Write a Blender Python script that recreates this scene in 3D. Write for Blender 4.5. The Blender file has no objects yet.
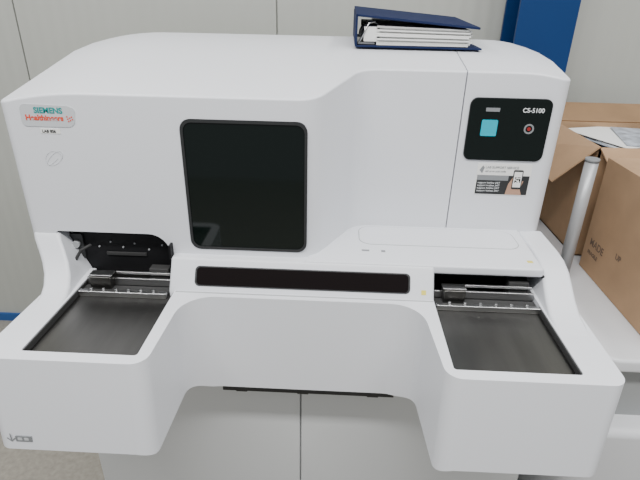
import bpy, bmesh, math, random
from mathutils import Matrix, Vector
D=bpy.data; SC=bpy.context.scene
def link(o,parent=None):
    SC.collection.objects.link(o)
    if parent: o.parent=parent
    return o
def empty(name,parent=None):
    o=D.objects.new(name,None); return link(o,parent)
# ---------- materials
def mat(name,col,rough=.5,metal=0,spec=.5,bump=0,bscale=300,vary=0,vscale=3,coat=0,stretch=None):
    m=D.materials.new(name); m.use_nodes=True; nt=m.node_tree; b=nt.nodes['Principled BSDF']
    b.inputs['Base Color'].default_value=(*col,1); b.inputs['Roughness'].default_value=rough
    b.inputs['Metallic'].default_value=metal; b.inputs['Specular IOR Level'].default_value=spec
    b.inputs['Coat Weight'].default_value=coat
    tc=nt.nodes.new('ShaderNodeTexCoord'); mp=nt.nodes.new('ShaderNodeMapping'); nt.links.new(tc.outputs['Object'],mp.inputs[0])
    if stretch: mp.inputs['Scale'].default_value=stretch
    if vary:
        n=nt.nodes.new('ShaderNodeTexNoise'); n.inputs['Scale'].default_value=vscale; n.inputs['Detail'].default_value=6
        nt.links.new(mp.outputs[0],n.inputs['Vector'])
        r=nt.nodes.new('ShaderNodeValToRGB'); r.color_ramp.elements[0].position=.3; r.color_ramp.elements[1].position=.7
        r.color_ramp.elements[0].color=(*[c*(1-vary) for c in col],1); r.color_ramp.elements[1].color=(*[min(1,c*(1+vary)) for c in col],1)
        nt.links.new(n.outputs['Fac'],r.inputs[0]); nt.links.new(r.outputs[0],b.inputs['Base Color'])
    if bump:
        n=nt.nodes.new('ShaderNodeTexNoise'); n.inputs['Scale'].default_value=bscale; n.inputs['Detail'].default_value=3
        nt.links.new(mp.outputs[0],n.inputs['Vector'])
        bp=nt.nodes.new('ShaderNodeBump'); bp.inputs['Strength'].default_value=bump; bp.inputs['Distance'].default_value=.001
        nt.links.new(n.outputs['Fac'],bp.inputs['Height']); nt.links.new(bp.outputs[0],b.inputs['Normal'])
    return m
WHITE=mat('white_plastic',(.72,.735,.77),.42,bump=.08,bscale=900)
WHITE2=mat('white_panel',(.70,.71,.73),.45,vary=.015,vscale=2)
CABW=mat('cabinet_white',(.62,.635,.64),.45)
BLACK=mat('black_metal',(.006,.006,.007),.6,vary=.3,vscale=8,spec=.25)
GLASS=mat('dark_glass',(.004,.007,.006),.06,spec=.3)
SLOT=mat('smoked_slot_glass',(.006,.004,.004),.12,spec=.2)
FRAME=mat('window_gasket',(.02,.021,.022),.5)
STEEL=mat('brushed_steel',(.13,.127,.12),.33,metal=1,vary=.22,vscale=3,bump=.10,bscale=50,stretch=(5,1,1))
ALU=mat('aluminium',(.50,.50,.50),.3,metal=1)
RUB=mat('dark_rubber',(.03,.03,.03),.7)
CYAN=mat('cyan_button',(.0,.40,.52),.4)
GREY=mat('grey_print',(.22,.23,.24),.6)
SEAM=mat('seam_grey',(.38,.39,.40),.6)
LGREY=mat('light_grey_label',(.54,.56,.58),.5)
TEAL=mat('teal_print',(.0,.26,.25),.5)
ORANGE=mat('orange_print',(.70,.07,.03),.5)
RED=mat('red_print',(.30,.015,.015),.5)
PAPER=mat('paper_white',(.80,.80,.78),.7)
PRINTW=mat('white_print',(.75,.77,.78),.5)
BOLT=mat('bolt_grey',(.35,.36,.37),.5)
SKIN=mat('printed_skin',(.42,.25,.17),.6)
YEL=mat('yellow_label',(.70,.6,.10),.5)
NAVY=mat('binder_navy',(.008,.016,.060),.75,spec=.2)
CARD=mat('cardboard',(.40,.255,.145),.85,vary=.08,vscale=12,bump=.2,bscale=200)
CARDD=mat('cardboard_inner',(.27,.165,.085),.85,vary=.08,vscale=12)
CPRINT=mat('carton_print',(.16,.11,.08),.8)
BLUE=mat('blue_paint',(.004,.036,.14),.45,vary=.06,spec=.3)
BASEB=mat('blue_base',(.02,.10,.32),.5)
CARTG=mat('cart_grey',(.33,.34,.34),.5)
# ---------- geometry helpers
def finish(o,mt,bev=0,seg=3,cut=(),angle=35):
    if mt: o.data.materials.append(mt)
    if bev:
        m=o.modifiers.new('b','BEVEL'); m.width=bev; m.segments=seg; m.limit_method='ANGLE'; m.angle_limit=math.radians(angle)
    for c in cut:
        m=o.modifiers.new('c','BOOLEAN'); m.operation='DIFFERENCE'; m.object=c; m.solver='EXACT'
    if bev or cut:
        bpy.context.view_layer.update(); dg=bpy.context.evaluated_depsgraph_get()
        me=D.meshes.new_from_object(o.evaluated_get(dg))
        o.modifiers.clear(); o.data=me
        for p in me.polygons: p.use_smooth=True
        me.set_sharp_from_angle(angle=math.radians(32))
        w=o.modifiers.new('w','WEIGHTED_NORMAL'); w.keep_sharp=True
    return o
def meshobj(name,bm,parent=None):
    bmesh.ops.recalc_face_normals(bm,faces=bm.faces)
    me=D.meshes.new(name); bm.to_mesh(me); bm.free()
    return link(D.objects.new(name,me),parent)
def fillet(pts,seg=8):
    out=[]; n=len(pts)
    for i in range(n):
        p=Vector(pts[i][:2]); r=pts[i][2] if len(pts[i])>2 else 0
        if r<=0: out.append(tuple(p)); continue
        a=Vector(pts[i-1][:2])-p; b=Vector(pts[(i+1)%n][:2])-p
        a.normalize(); b.normalize(); th=a.angle(b); t=r/math.tan(th/2)
        c=p+(a+b).normalized()*(r/math.sin(th/2))
        s=p+a*t-c; e=p+b*t-c
        a0=math.atan2(s.y,s.x); a1=math.atan2(e.y,e.x); dd=(a1-a0+math.pi)%(2*math.pi)-math.pi
        for k in range(seg+1):
            an=a0+dd*k/seg; out.append((c.x+r*math.cos(an),c.y+r*math.sin(an)))
    return out
def prism_bm(pts,axis,a0,a1):
    bm=bmesh.new()
    def V(p,a):
        return {'z':(p[0],p[1],a),'y':(p[0],a,p[1]),'x':(a,p[0],p[1])}[axis]
    v0=[bm.verts.new(V(p,a0)) for p in pts]; v1=[bm.verts.new(V(p,a1)) for p in pts]
    bm.faces.new(v0); bm.faces.new(v1[::-1]); n=len(pts)
    for i in range(n): bm.faces.new((v0[i],v0[(i+1)%n],v1[(i+1)%n],v1[i]))
    return bm
def prism(name,pts,axis,a0,a1,mt,parent=None,bev=0,seg=3,cut=()):
    o=meshobj(name,prism_bm(pts,axis,a0,a1),parent); return finish(o,mt,bev,seg,cut)
def box(name,x0,x1,y0,y1,z0,z1,mt,parent=None,bev=0,cut=(),seg=3):
    return prism(name,[(x0,y0),(x1,y0),(x1,y1),(x0,y1)],'z',z0,z1,mt,parent,bev,seg,cut)
def rrect(x0,x1,z0,z1,r,seg=6): return fillet([(x0,z0,r),(x1,z0,r),(x1,z1,r),(x0,z1,r)],seg)
def cyl(name,p,axis,r,l,mt,parent=None,n=24):
    bm=bmesh.new(); bmesh.ops.create_cone(bm,cap_ends=True,segments=n,radius1=r,radius2=r,depth=l)
    rot={'z':Matrix(),'x':Matrix.Rotation(math.pi/2,4,'Y'),'y':Matrix.Rotation(math.pi/2,4,'X')}[axis]
    bm.transform(Matrix.Translation(p)@rot)
    o=meshobj(name,bm,parent); o.data.materials.append(mt)
    for f in o.data.polygons: f.use_smooth=len(f.vertices)==4
    return o
def text(name,body,size,loc,mt,parent,off=0,rot=(math.pi/2,0,0),al='LEFT',sx=1):
    c=D.curves.new(name,'FONT'); c.body=body; c.size=size; c.offset=off; c.align_x=al; c.extrude=.0002
    o=link(D.objects.new(name,c),parent); o.location=loc; o.rotation_euler=rot; o.scale=(sx,1,1); c.materials.append(mt); return o
def sm(t): t=max(0,min(1,t)); return t*t*(3-2*t)
def rm(*os):
    for o in os: D.objects.remove(o,do_unlink=True)
def tube(name,pts,r,mt,parent):
    cu=D.curves.new(name,'CURVE'); cu.dimensions='3D'; s=cu.splines.new('POLY'); s.points.add(len(pts)-1); cu.bevel_depth=r
    for i,p in enumerate(pts): s.points[i].co=(*p,1)
    o=link(D.objects.new(name,cu),parent); cu.materials.append(mt); return o

# ================= laboratory analyzer =================
A=empty('laboratory_analyzer')
XL,XR=-.612,.545
def base_z(y):
    P=[(.28,1.292),(.45,1.326),(.60,1.356),(.70,1.366),(.80,1.370),(1.05,1.355)]
    if y<=P[0][0]: return P[0][1]
    for (a,za),(b,zb) in zip(P,P[1:]):
        if y<=b: return za+(zb-za)*(y-a)/(b-a)
    return P[-1][1]
def drop(x):
    t=max(0,(-.44-x)/.16); s=max(0,(x-.43)/.115)
    return .019*t*t+.018*s*s
outl=fillet([(XL,.28,.020),(.0,.28,.06),(.09,.46,.06),(XR,.46,.033),(XR,1.05,.05),(XL+.010,1.05,.05)],8)
bm=prism_bm(outl,'z',.95,1.40)
for yy in (.36,.45,.53,.60,.70,.80,.92):
    bmesh.ops.bisect_plane(bm,geom=bm.verts[:]+bm.edges[:]+bm.faces[:],plane_co=(0,yy,0),plane_no=(0,1,0))
for xx in (-.57,-.54,-.51,-.48,-.45,.42,.45,.475,.5):
    bmesh.ops.bisect_plane(bm,geom=bm.verts[:]+bm.edges[:]+bm.faces[:],plane_co=(xx,0,0),plane_no=(1,0,0))
for v in bm.verts:
    if v.co.z>1.2: v.co.z=base_z(v.co.y)-drop(v.co.x)
body=meshobj('upper_housing',bm,A)
c1=prism('c1',fillet([(-.552,.90,0),(-.308,.90,0),(-.308,1.003,.045),(-.552,1.003,.006)],8),'y',.2,.42,None)
c2=box('c2',.3135,.3162,.40,1.2,.90,1.5,None)
c3=prism('c3',rrect(-.262,-.013,.972,1.250,.022),'y',.2,.284,None)
finish(body,WHITE,.013,5,(c1,c2,c3)); rm(c1,c2,c3)
# window
fr=prism('win_cut',rrect(-.2555,-.0195,.9785,1.2435,.017),'y',.2,.4,None)
prism('window_gasket',rrect(-.261,-.014,.973,1.249,.021),'y',.2785,.286,FRAME,A,cut=(fr,)); rm(fr)
prism('window_glass',rrect(-.257,-.018,.977,1.245,.018),'y',.281,.2835,GLASS,A)
# mid body
box('mid_housing',-.585,.535,.40,1.05,.88,.955,WHITE,A)
box('lower_cabinet_body',-.590,.565,.305,1.05,.08,.883,CABW,A,.006)
box('cabinet_door_left',-.587,-.0285,.292,.306,.10,.70,CABW,A,.004)
box('cabinet_door_right',-.0255,.562,.292,.306,.10,.70,CABW,A,.004)
box('plinth',-.55,.53,.34,1.0,.02,.09,RUB,A)
for i,(x,y) in enumerate([(-.5,.40),(.48,.40),(-.5,.95),(.48,.95)]): cyl('foot_%d'%(i+1),(x,y,.012),'z',.03,.024,RUB,A)
box('hinge_rail',-.215,.20,.264,.292,.5955,.640,RUB,A)
for i,x in enumerate((-.17,-.02,.15)): box('latch_%d'%(i+1),x-.014,x+.014,.266,.293,.590,.600,RUB,A,.002)
# apron
ap=fillet([(-.556,.305,0),(-.560,-.014,.024),(-.268,-.014,.030),(-.262,.206,.068),(.226,.206,.068),(.240,-.014,.030),(.537,-.014,.026),(.545,.305,0)],9)
bm=prism_bm(ap,'z',.70,.90)
for xx in (-.5,-.4,-.3,-.25,-.2,-.1,0,.1,.17,.22,.27,.36,.46):
    bmesh.ops.bisect_plane(bm,geom=bm.verts[:]+bm.edges[:]+bm.faces[:],plane_co=(xx,0,0),plane_no=(1,0,0))
for v in bm.verts:
    if v.co.z<.8:
        k=sm((v.co.x+.30)/.09)*sm((.275-v.co.x)/.09)
        v.co.z=.711-.051*k
        f=1-sm((v.co.y-.0)/.15)
        v.co.y-=.022*f
        v.co.x+=(.004 if v.co.x<-.4 else -.010 if v.co.x>.4 else 0)
apron=meshobj('front_apron',bm,A)
TL=(-.494,-.289); TR=(.255,.472)
k1=prism('k1',rrect(TL[0],TL[1],.009,.50,.006),'z',.880,.95,None)
k2=prism('k2',rrect(TR[0],TR[1],.009,.50,.006),'z',.880,.95,None)
finish(apron,WHITE,.015,6,(k1,k2)); rm(k1,k2)
box('sample_tray_left',TL[0],TL[1],.009,.40,.879,.886,STEEL,A)
box('sample_tray_right',TR[0],TR[1],.009,.40,.879,.886,STEEL,A)
for nm,(x0,x1) in (('left',TL),('right',TR)):
    box('tray_lip_front_'+nm,x0,x1,.009,.0115,.884,.8975,RUB,A)
    box('tray_lip_side_a_'+nm,x0,x0+.0025,.009,.30,.884,.8975,RUB,A)
    box('tray_lip_side_b_'+nm,x1-.0025,x1,.009,.22,.884,.8975,RUB,A)
# arms
def arm(name,secs):
    bm=bmesh.new(); rings=[]
    for (y,xib,xit,xot,xob,zt) in secs:
        rings.append([bm.verts.new(c) for c in ((xib,y,.872),(xit,y,zt),(xot,y,zt),(xob,y,.872))])
    for a,b in zip(rings,rings[1:]):
        for i in range(4): bm.faces.new((a[i],a[(i+1)%4],b[(i+1)%4],b[i]))
    bm.faces.new(rings[0]); bm.faces.new(rings[-1][::-1])
    return finish(meshobj(name,bm,A),WHITE,.007,4,angle=50)
L=[]
for y,z,t in [(.10,.899,0),(.15,.9005,.0),(.18,.905,.05),(.205,.914,.15),(.228,.930,.3),(.247,.950,.5),(.262,.972,.72),(.274,.990,.92),(.2815,1.0,1),(.41,1.0,1)]:
    L.append((y,TL[0]-.001,TL[0]-.001-.053*t,-.552-.052*t,-.552-.040*t,z))
arm('side_arm_left',L)
L=[]
for y,z,t in [(.10,.899,0),(.14,.901,0),(.18,.907,.1),(.215,.918,.3),(.25,.934,.55),(.285,.949,.8),(.32,.957,.95),(.36,.960,1),(.47,.960,1)]:
    L.append((y,TR[1]+.001,TR[1]+.001+.020*t,.536+.014*t,.536+.010*t,z))
arm('side_arm_right',L)
# centre fascia with slot
sp=[(.224,.872),(.224,.899),(.262,.9595),(.41,.9595),(.41,.872)]
prism('centre_fascia',sp,'x',-.302,.256,WHITE,A,.005)
Sv=Vector((0,.038,.0605)); nrm=Vector((0,-.0605,.038)).normalized()
def strip_plate(name,x0,x1,s0,s1,r,mt,off,th=.002):
    L=Sv.length; pts=rrect(x0,x1,s0*L,s1*L,r)
    bm=prism_bm(pts,'z',0,th)
    w=Sv.normalized()
    for v in bm.verts:
        c=v.co.copy(); v.co=Vector((c.x,.224,.899))+w*c.y+nrm*(c.z+off)
    o=meshobj(name,bm,A); o.data.materials.append(mt); return o
strip_plate('slot_gasket',-.248,.206,.17,.77,.010,FRAME,-.001,.0022)
strip_plate('slot_glass',-.244,.202,.21,.73,.008,SLOT,-.0005,.0025)
strip_plate('warning_label',.229,.239,.16,.30,.001,YEL,.0001,.0006)
box('apron_seam',-.286,.254,.2180,.2220,.8990,.9004,SEAM,A)
# right ledge
led=fillet([(-.02,.262,0),(.484,.262,.006),(.490,.47,0),(.05,.47,0)],8)
prism('ledge',led,'z',.942,.9622,WHITE,A,.005)
prism('ledge_lid_seam',rrect(.100,.466,.352,.452,.030,8),'z',.9617,.9625,SEAM,A)
prism('ledge_lid',rrect(.1020,.4640,.3540,.4503,.0283,8),'z',.9617,.9629,WHITE,A)
def deck(name,x0,x1,y0,y1,z,mt): return box(name,x0,x1,y0,y1,z,z+.0004,mt,A)
deck('ledge_label_1',.105,.122,.318,.325,.9622,GREY); deck('ledge_label_2',.148,.157,.316,.325,.9622,GREY)
deck('ledge_label_3',.458,.470,.290,.300,.9622,YEL)
# bays
yb=.310
box('bay_back_left',-.553,-.302,yb,yb+.015,.88,1.003,BLACK,A)
box('bay_roof_left',-.550,-.320,.285,yb,1.0,1.0045,BLACK,A)
box('bay_side_left',-.5535,-.5495,.284,yb,.90,1.003,BLACK,A)
box('bay_back_right',.256,.492,.330,.345,.88,.945,BLACK,A)
box('bay_roof_right',.256,.490,.268,.345,.9385,.9425,BLACK,A)
box('bay_cheek_left',-.306,-.3015,.262,yb,.886,.985,BLACK,A)
def bay(nm,x0,x1,zr,yb):
    box('rail_front_'+nm,x0+.003,x1-.003,.210,.221,.886,.898,ALU,A,.0015)
    box('rail_channel_'+nm,x0+.003,x1-.003,.224,.250,.886,.891,RUB,A,.001)
    box('rail_rear_'+nm,x0+.004,x1-.004,.252,.257,.886,.908,ALU,A,.001)
    box('carriage_'+nm,x0+.02,x0+.065,.232,.262,.891,.920,STEEL,A,.002)
    box('carriage_cap_'+nm,x0+.018,x0+.067,.236,.258,.920,.923,ALU,A,.001)
    box('slide_bar_'+nm,x0+.065,x1-.006,.264,.270,.911,.917,ALU,A,.001)
    box('guide_block_'+nm,x1-.055,x1-.012,.268,.290,.886,.925,RUB,A,.002)
    for i in range(6):
        x=x0+.03+i*(x1-x0-.06)/5
        cyl('pin_%s_%d'%(nm,i+1),(x,.2155,.901),'z',.003,.006,ALU,A,12)
    for i,(fx,dz) in enumerate([(.08,0),(.22,.012),(.36,0),(.5,.010),(.66,-.004),(.82,.008),(.92,-.012)]):
        x=x0+fx*(x1-x0)
        cyl('bolt_%s_%d'%(nm,i+1),(x,yb-.001,zr+dz),'y',.0021,.003,BOLT,A,10)
    box('wall_plate_'+nm,x0+.03,x0+.12,yb-.004,yb,zr-.020,zr-.012,RUB,A,.001)
bay('left',TL[0],-.302,.955,yb); bay('right',.256,.474,.926,.330)
prism('bay_plate_left',rrect(-.540,-.512,.925,.985,.004),'y',yb-.005,yb,FRAME,A)
cyl('sensor_left',(-.526,yb-.008,.962),'y',.008,.010,BOLT,A)
tube('bay_hose_left',[(-.53,.285,.90),(-.525,.28,.93),(-.51,.285,.955),(-.49,.295,.965)],.0035,RUB,A)
# control panel on tower
yf=.46
prism('panel_bezel',rrect(.330,.508,1.136,1.275,.016),'y',yf-.0035,yf+.001,FRAME,A)
prism('panel_glass',rrect(.3315,.5065,1.1375,1.2735,.015),'y',yf-.0045,yf-.003,GLASS,A)
prism('touch_button',rrect(.360,.395,1.192,1.228,.003),'y',yf-.006,yf-.004,CYAN,A)
prism('status_strip',rrect(.365,.395,1.246,1.254,.001),'y',yf-.0055,yf-.004,GREY,A)
text('panel_text','CS-5100',.0135,(.444,yf-.0056,1.246),PRINTW,A,.0002)
rc=prism('rc',rrect(.4575,.4725,1.2025,1.2175,.0074,8),'y',yf-.01,yf,None)
prism('power_ring',rrect(.454,.476,1.199,1.221,.0109,8),'y',yf-.0055,yf-.004,GREY,A,cut=(rc,)); rm(rc)
prism('power_button',rrect(.4610,.4690,1.2060,1.2140,.0039,6),'y',yf-.0058,yf-.004,RED,A)
# sticker
prism('sticker',rrect(.368,.492,1.052,1.128,.003),'y',yf-.0012,yf,PAPER,A)
box('sticker_band',.370,.490,yf-.0018,yf-.001,1.054,1.100,FRAME,A)
box('sticker_band_2',.370,.442,yf-.0019,yf-.0015,1.088,1.100,GREY,A)
prism('sticker_hand',[(.440,1.054),(.478,1.054),(.472,1.070),(.478,1.088),(.462,1.086),(.452,1.096),(.444,1.080)],'y',yf-.0020,yf-.001,SKIN,A)
prism('sticker_phone',rrect(.452,.474,1.068,1.114,.003),'y',yf-.0024,yf-.001,FRAME,A)
box('sticker_phone_screen',.454,.472,yf-.0028,yf-.002,1.073,1.110,PAPER,A)
bm=bmesh.new(); random.seed(3)
for i in range(7):
    for j in range(7):
        if random.random()<.55 or (i in(0,6) and j in (0,6)):
            x=.4565+i*.0019; z=1.084+j*.0019
            bm.faces.new([bm.verts.new(c) for c in ((x,yf-.003,z),(x+.0019,yf-.003,z),(x+.0019,yf-.003,z+.0019),(x,yf-.003,z+.0019))])
o=meshobj('sticker_qr',bm,A); o.data.materials.append(BLACK)
prism('sticker_logo',[(.373,1.112),(.380,1.104),(.384,1.118),(.380,1.123)],'y',yf-.0018,yf-.001,GREY,A)
text('sticker_text','LAB SUPPORT SERVICE',.0075,(.386,yf-.0018,1.1165),GREY,A)
text('sticker_text_2','call us or scan code',.006,(.386,yf-.0018,1.108),GREY,A)
for i in range(4): text('sticker_text_%d'%(i+3),'support hotline 24/7',.0062,(.373,yf-.0022,1.080-i*.0065),PRINTW,A)
# maker label
prism('maker_label',fillet([(-.570,1.227,.010),(-.466,1.227,.016),(-.460,1.262,.008),(-.474,1.268,.008),(-.568,1.270,.012)],6),'y',.2788,.2805,LGREY,A)
text('maker_text_1','SIEMENS',.0150,(-.541,.2784,1.2535),TEAL,A,.0005)
text('maker_text_2','Healthineers',.0145,(-.560,.2784,1.2395),ORANGE,A,.0005)
for i in range(7):
    cyl('maker_dot_%d'%(i+1),(-.476+.004*(i%3)-.001*(i//3),.2785,1.2385+.0045*(i//3)+.002*(i%3)),'y',.0014,.001,ORANGE,A,8)
prism('inventory_label',rrect(-.537,-.497,1.2135,1.2235,.001),'y',.2792,.2805,PAPER,A)
text('inventory_text','LAB 806',.0078,(-.533,.2789,1.2155),BLACK,A,.0002)
n=40; tube('pen_mark',[(-.522+.018*math.cos(t*.9)+.0002*t,.2797,1.163+.015*math.sin(t)) for t in [i/(n-1)*4*math.pi for i in range(n)]],.0004,LGREY,A)
# apron icons
text('apron_arrow','\u2193',.026,(-.536,-.0345,.728),GREY,A)
prism('apron_icon',rrect(-.517,-.487,.729,.742,.001),'y',-.0348,-.028,GREY,A)
for i in range(2): prism('apron_icon_dot_%d'%i,rrect(-.513+i*.012,-.505+i*.012,.7325,.7385,.001),'y',-.0352,-.030,LGREY,A)

# ================= ring binder =================
B=empty('ring_binder')
bx0,bx1,by0,by1=.076,.362,.592,.895
def qbox(name,c8,mt,bev=0):
    bm=bmesh.new(); v=[bm.verts.new(c) for c in c8]
    for f in ((0,1,2,3),(4,7,6,5),(0,4,5,1),(1,5,6,2),(2,6,7,3),(3,7,4,0)): bm.faces.new([v[i] for i in f])
    return finish(meshobj(name,bm,B),mt,bev,2)
zb=1.3605
def slab(name,x0,x1,y0,y1,zl0,zl1,zr0,zr1,mt,bev=0,dy=.008):
    return qbox(name,[(x0,y0,zl0),(x1,y0,zr0),(x1,y1,zr0+dy),(x0,y1,zl0+dy),(x0,y0,zl1),(x1,y0,zr1),(x1,y1,zr1+dy),(x0,y1,zl1+dy)],mt,bev)
slab('cover_bottom',bx0,bx1+.010,by0,by1,zb,zb+.004,zb-.001,zb+.003,NAVY,.001)
slab('cover_top',bx0,bx1,by0,by1,zb+.066,zb+.071,zb+.043,zb+.048,NAVY,.001,dy=.014)
slab('spine',bx0-.001,bx0+.004,by0,by1,zb+.001,zb+.070,zb+.001,zb+.070,NAVY,.001)
PG2=mat('page_edge_grey',(.55,.55,.53),.8)
for i in range(11):
    z0=zb+.005+i*.0038; k=.0004*((i*7)%5); zr=zb+.005+i*.0034
    slab('page_block_%d'%(i+1),bx0+.05,bx1-.022+k*6,by0+.006+k*5,by1-.01,z0,z0+.0034,zr,zr+.0030,PG2 if i%3==1 else PAPER)
for j,y in enumerate((by0+.05,by0+.13)):
    tube('ring_%d'%(j+1),[(bx0+.04+.028*math.cos(a),y,zb+.022+.030*math.sin(a)) for a in [math.pi*k/10 for k in range(11)]],.0018,ALU,B)
tube('lever',[(bx0+.008,by0+.012,zb+.008),(bx0+.02,by0+.01,zb+.03),(bx0+.03,by0+.012,zb+.052),(bx0+.045,by0+.02,zb+.055)],.0022,ALU,B)
box('mechanism_plate',bx0+.006,bx0+.046,by0+.012,by0+.2,zb+.006,zb+.010,ALU,B)
slab('page_tabs',bx0+.020,bx0+.056,by0+.012,by1-.02,zb+.012,zb+.044,zb+.012,zb+.044,PAPER)

# ================= room =================
yw=1.33
WALL=D.materials.new('sandwich_panel_wall'); WALL.use_nodes=True; nt=WALL.node_tree; b=nt.nodes['Principled BSDF']
b.inputs['Roughness'].default_value=.55
tc=nt.nodes.new('ShaderNodeTexCoord'); sx=nt.nodes.new('ShaderNodeSeparateXYZ'); nt.links.new(tc.outputs['Object'],sx.inputs[0])
w=nt.nodes.new('ShaderNodeMath'); w.operation='SINE'; mu=nt.nodes.new('ShaderNodeMath'); mu.operation='MULTIPLY'; mu.inputs[1].default_value=2*math.pi/.05
nt.links.new(sx.outputs['X'],mu.inputs[0]); nt.links.new(mu.outputs[0],w.inputs[0])
bp=nt.nodes.new('ShaderNodeBump'); bp.inputs['Strength'].default_value=.3; bp.inputs['Distance'].default_value=.002; nt.links.new(w.outputs[0],bp.inputs['Height'])
nt.links.new(bp.outputs[0],b.inputs['Normal'])
n=nt.nodes.new('ShaderNodeTexNoise'); n.inputs['Scale'].default_value=1.5; r=nt.nodes.new('ShaderNodeValToRGB'); r.color_ramp.elements[0].color=(.455,.465,.425,1); r.color_ramp.elements[1].color=(.50,.51,.47,1)
nt.links.new(tc.outputs['Object'],n.inputs['Vector']); nt.links.new(n.outputs['Fac'],r.inputs[0]); nt.links.new(r.outputs[0],b.inputs['Base Color'])
bm=bmesh.new(); xs=[-3.15,-2.165,-1.18,-.198,.785,1.77,2.75,3.4]
def addbox(bm,x0,x1,y0,y1,z0,z1):
    b2=prism_bm([(x0,y0),(x1,y0),(x1,y1),(x0,y1)],'z',z0,z1); me=D.meshes.new('tmp'); b2.to_mesh(me); b2.free(); bm.from_mesh(me); D.meshes.remove(me)
for a,c in zip(xs,xs[1:]): addbox(bm,a+.003,c-.003,yw,yw+.1,0,3.2)
addbox(bm,xs[0],xs[-1],yw+.012,yw+.12,0,3.2)
wl=meshobj('wall_back',bm); wl.data.materials.append(WALL)
box('baseboard_back',xs[0],xs[-1],yw-.012,yw,0,.04,BASEB)
FL=mat('epoxy_floor',(.33,.305,.26),.5,vary=.14,vscale=60)
box('floor',-3.15,3.4,-3.0,yw+.12,-.06,0,FL)
# blue steel H column
bm=bmesh.new()
addbox(bm,.618,.808,1.15,1.162,0,3.2); addbox(bm,.707,.719,1.162,1.305,0,3.2); addbox(bm,.618,.808,1.305,1.317,0,3.2)
o=meshobj('steel_column',bm); o.data.materials.append(BLUE)

# ================= cart on the right =================
K=empty('equipment_cart')
prism('worktop',fillet([(.655,.245,.04),(1.4,.245,.04),(1.4,1.13,.02),(.655,1.13,.02)],8),'z',.715,.75,WHITE2,K,.008)
box('recessed_body',.675,1.38,.275,1.12,.50,.716,CARTG,K,.004)
prism('base_unit',fillet([(.640,.215,.05),(1.4,.215,.04),(1.4,1.13,.02),(.640,1.13,.02)],8),'z',.07,.565,WHITE2,K,.02,5)
box('drawer_line',.70,1.3,.2135,.2155,.30,.303,GREY,K)
for i,(x,y) in enumerate([(.72,.3),(1.3,.3),(.72,1.05),(1.3,1.05)]): cyl('caster_%d'%(i+1),(x,y,.036),'x',.036,.03,RUB,K)
P=empty('metal_post')
cyl('tube',(.694,.60,.75+.175),'z',.0165,.35,mat('post_grey',(.42,.43,.44),.4,metal=.3),P,32)
cyl('flange',(.694,.60,.753),'z',.022,.006,ALU,P,32); cyl('cap',(.694,.60,1.104),'z',.0175,.008,GREY,P,32)
# closed carton
C1=empty('cardboard_box')
bm=prism_bm([(.780,.285),(1.20,.285),(1.205,.70),(.785,.70)],'z',.7505,1.085); o=meshobj('carton',bm,C1); finish(o,CARD,.003,2)
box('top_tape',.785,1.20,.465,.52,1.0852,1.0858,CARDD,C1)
def sideprint(nm,y,z,s,body): 
    text(nm,body,s,(.780+.005*(y-.285)/.415-.0008,y,z),CPRINT,C1,.0003,(math.pi/2,0,-math.pi/2-.012))
sideprint('print_1',.67,.835,.030,'MADE'); sideprint('print_2',.67,.808,.016,'FRAGILE'); sideprint('print_3',.53,.86,.022,'UP')
# open carton behind
C2=empty('cardboard_box')
X0,X1,Y0,Y1,ZB,ZT=.790,1.22,.76,1.11,.7505,1.095; th=.005
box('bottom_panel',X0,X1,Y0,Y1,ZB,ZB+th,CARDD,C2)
box('left_panel',X0,X0+th,Y0,Y1,ZB,ZT,CARD,C2); box('right_panel',X1-th,X1,Y0,Y1,ZB,ZT,CARD,C2)
box('front_panel',X0,X1,Y0,Y0+th,ZB,ZT,CARD,C2); box('back_panel',X0,X1,Y1-th,Y1,ZB,ZT,CARD,C2)
def flap(name,a,b,c,d,mt):
    bm=bmesh.new(); n=(Vector(b)-Vector(a)).cross(Vector(d)-Vector(a)).normalized()*.004
    v=[bm.verts.new(Vector(p)) for p in (a,b,c,d)]+[bm.verts.new(Vector(p)+n) for p in (a,b,c,d)]
    for f in ((0,1,2,3),(4,7,6,5),(0,4,5,1),(1,5,6,2),(2,6,7,3),(3,7,4,0)): bm.faces.new([v[i] for i in f])
    o=meshobj(name,bm,C2); o.data.materials.append(mt); return o
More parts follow.
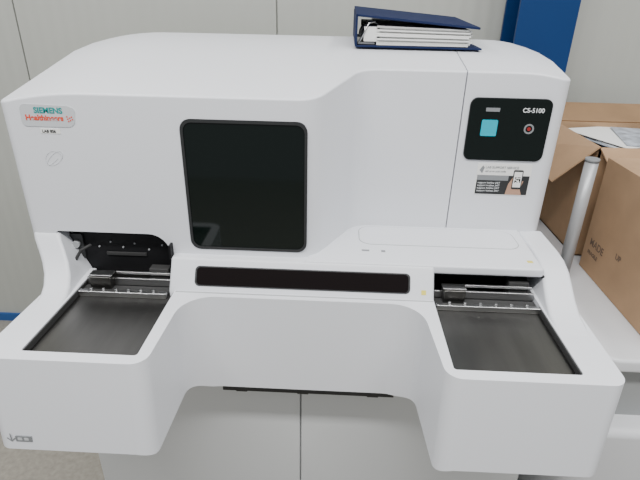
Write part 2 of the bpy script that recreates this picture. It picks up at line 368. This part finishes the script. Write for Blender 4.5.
flap('flap_left',(X0,Y0,ZT),(X0,Y1,ZT),(X0-.12,Y1-.02,ZT-.07),(X0-.11,Y0+.01,ZT-.11),CARD)
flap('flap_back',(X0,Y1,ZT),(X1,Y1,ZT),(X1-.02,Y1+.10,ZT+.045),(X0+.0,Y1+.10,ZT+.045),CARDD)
flap('flap_front',(X0,Y0,ZT),(X1,Y0,ZT),(X1,Y0-.045,ZT-.04),(X0+.01,Y0-.045,ZT-.035),CARD)
random.seed(5)
BAGM=mat('grey_printed_sheet',(.38,.42,.48),.35,vary=.5,vscale=30)
for i in range(11):
    x=X0+.015+random.random()*.14; y=Y0+.02+random.random()*.05; z=1.035+i*.005
    o=box('document_%d'%(i+1),-.105,.105,-.13,.13,0,.0015,(PAPER,BAGM,LGREY)[i%3],C2); o.location=(x+.11,y+.14,z); o.rotation_euler=(0,random.uniform(-.04,.04),random.uniform(-.4,.4))
box('contents',X0+.01,X1-.01,Y0+.01,Y1-.01,ZB+th,1.03,PAPER,C2)

# ================= lights & world =================
W=D.worlds.new('world'); SC.world=W; W.use_nodes=True; bg=W.node_tree.nodes['Background']; bg.inputs[0].default_value=(.92,.96,1,1); bg.inputs[1].default_value=.43
def area(name,loc,size,sy,e,rot=(0,0,0)):
    l=D.lights.new(name,'AREA'); l.shape='RECTANGLE'; l.size=size; l.size_y=sy; l.energy=e; l.color=(1,.99,.975)
    o=link(D.objects.new(name,l)); o.location=loc; o.rotation_euler=rot
area('ceiling_lamp',(-1.3,.3,3.0),.3,2.0,26); area('ceiling_lamp.001',(1.4,.3,3.0),.3,2.0,30); area('ceiling_lamp.002',(0,-.95,3.0),2.6,.22,100)
# ================= camera =================
R = Matrix.Rotation(math.radians(2),3,'Z') @ Matrix.Rotation(math.radians(90-25.7),3,'X') @ Matrix.Rotation(math.radians(1.2),3,'Z')
cd=D.cameras.new('camera'); co=link(D.objects.new('camera',cd)); SC.camera=co
co.matrix_world=Matrix.Translation((0.047,-0.668,1.46))@R.to_4x4(); cd.lens=36*500/640; cd.clip_start=.02
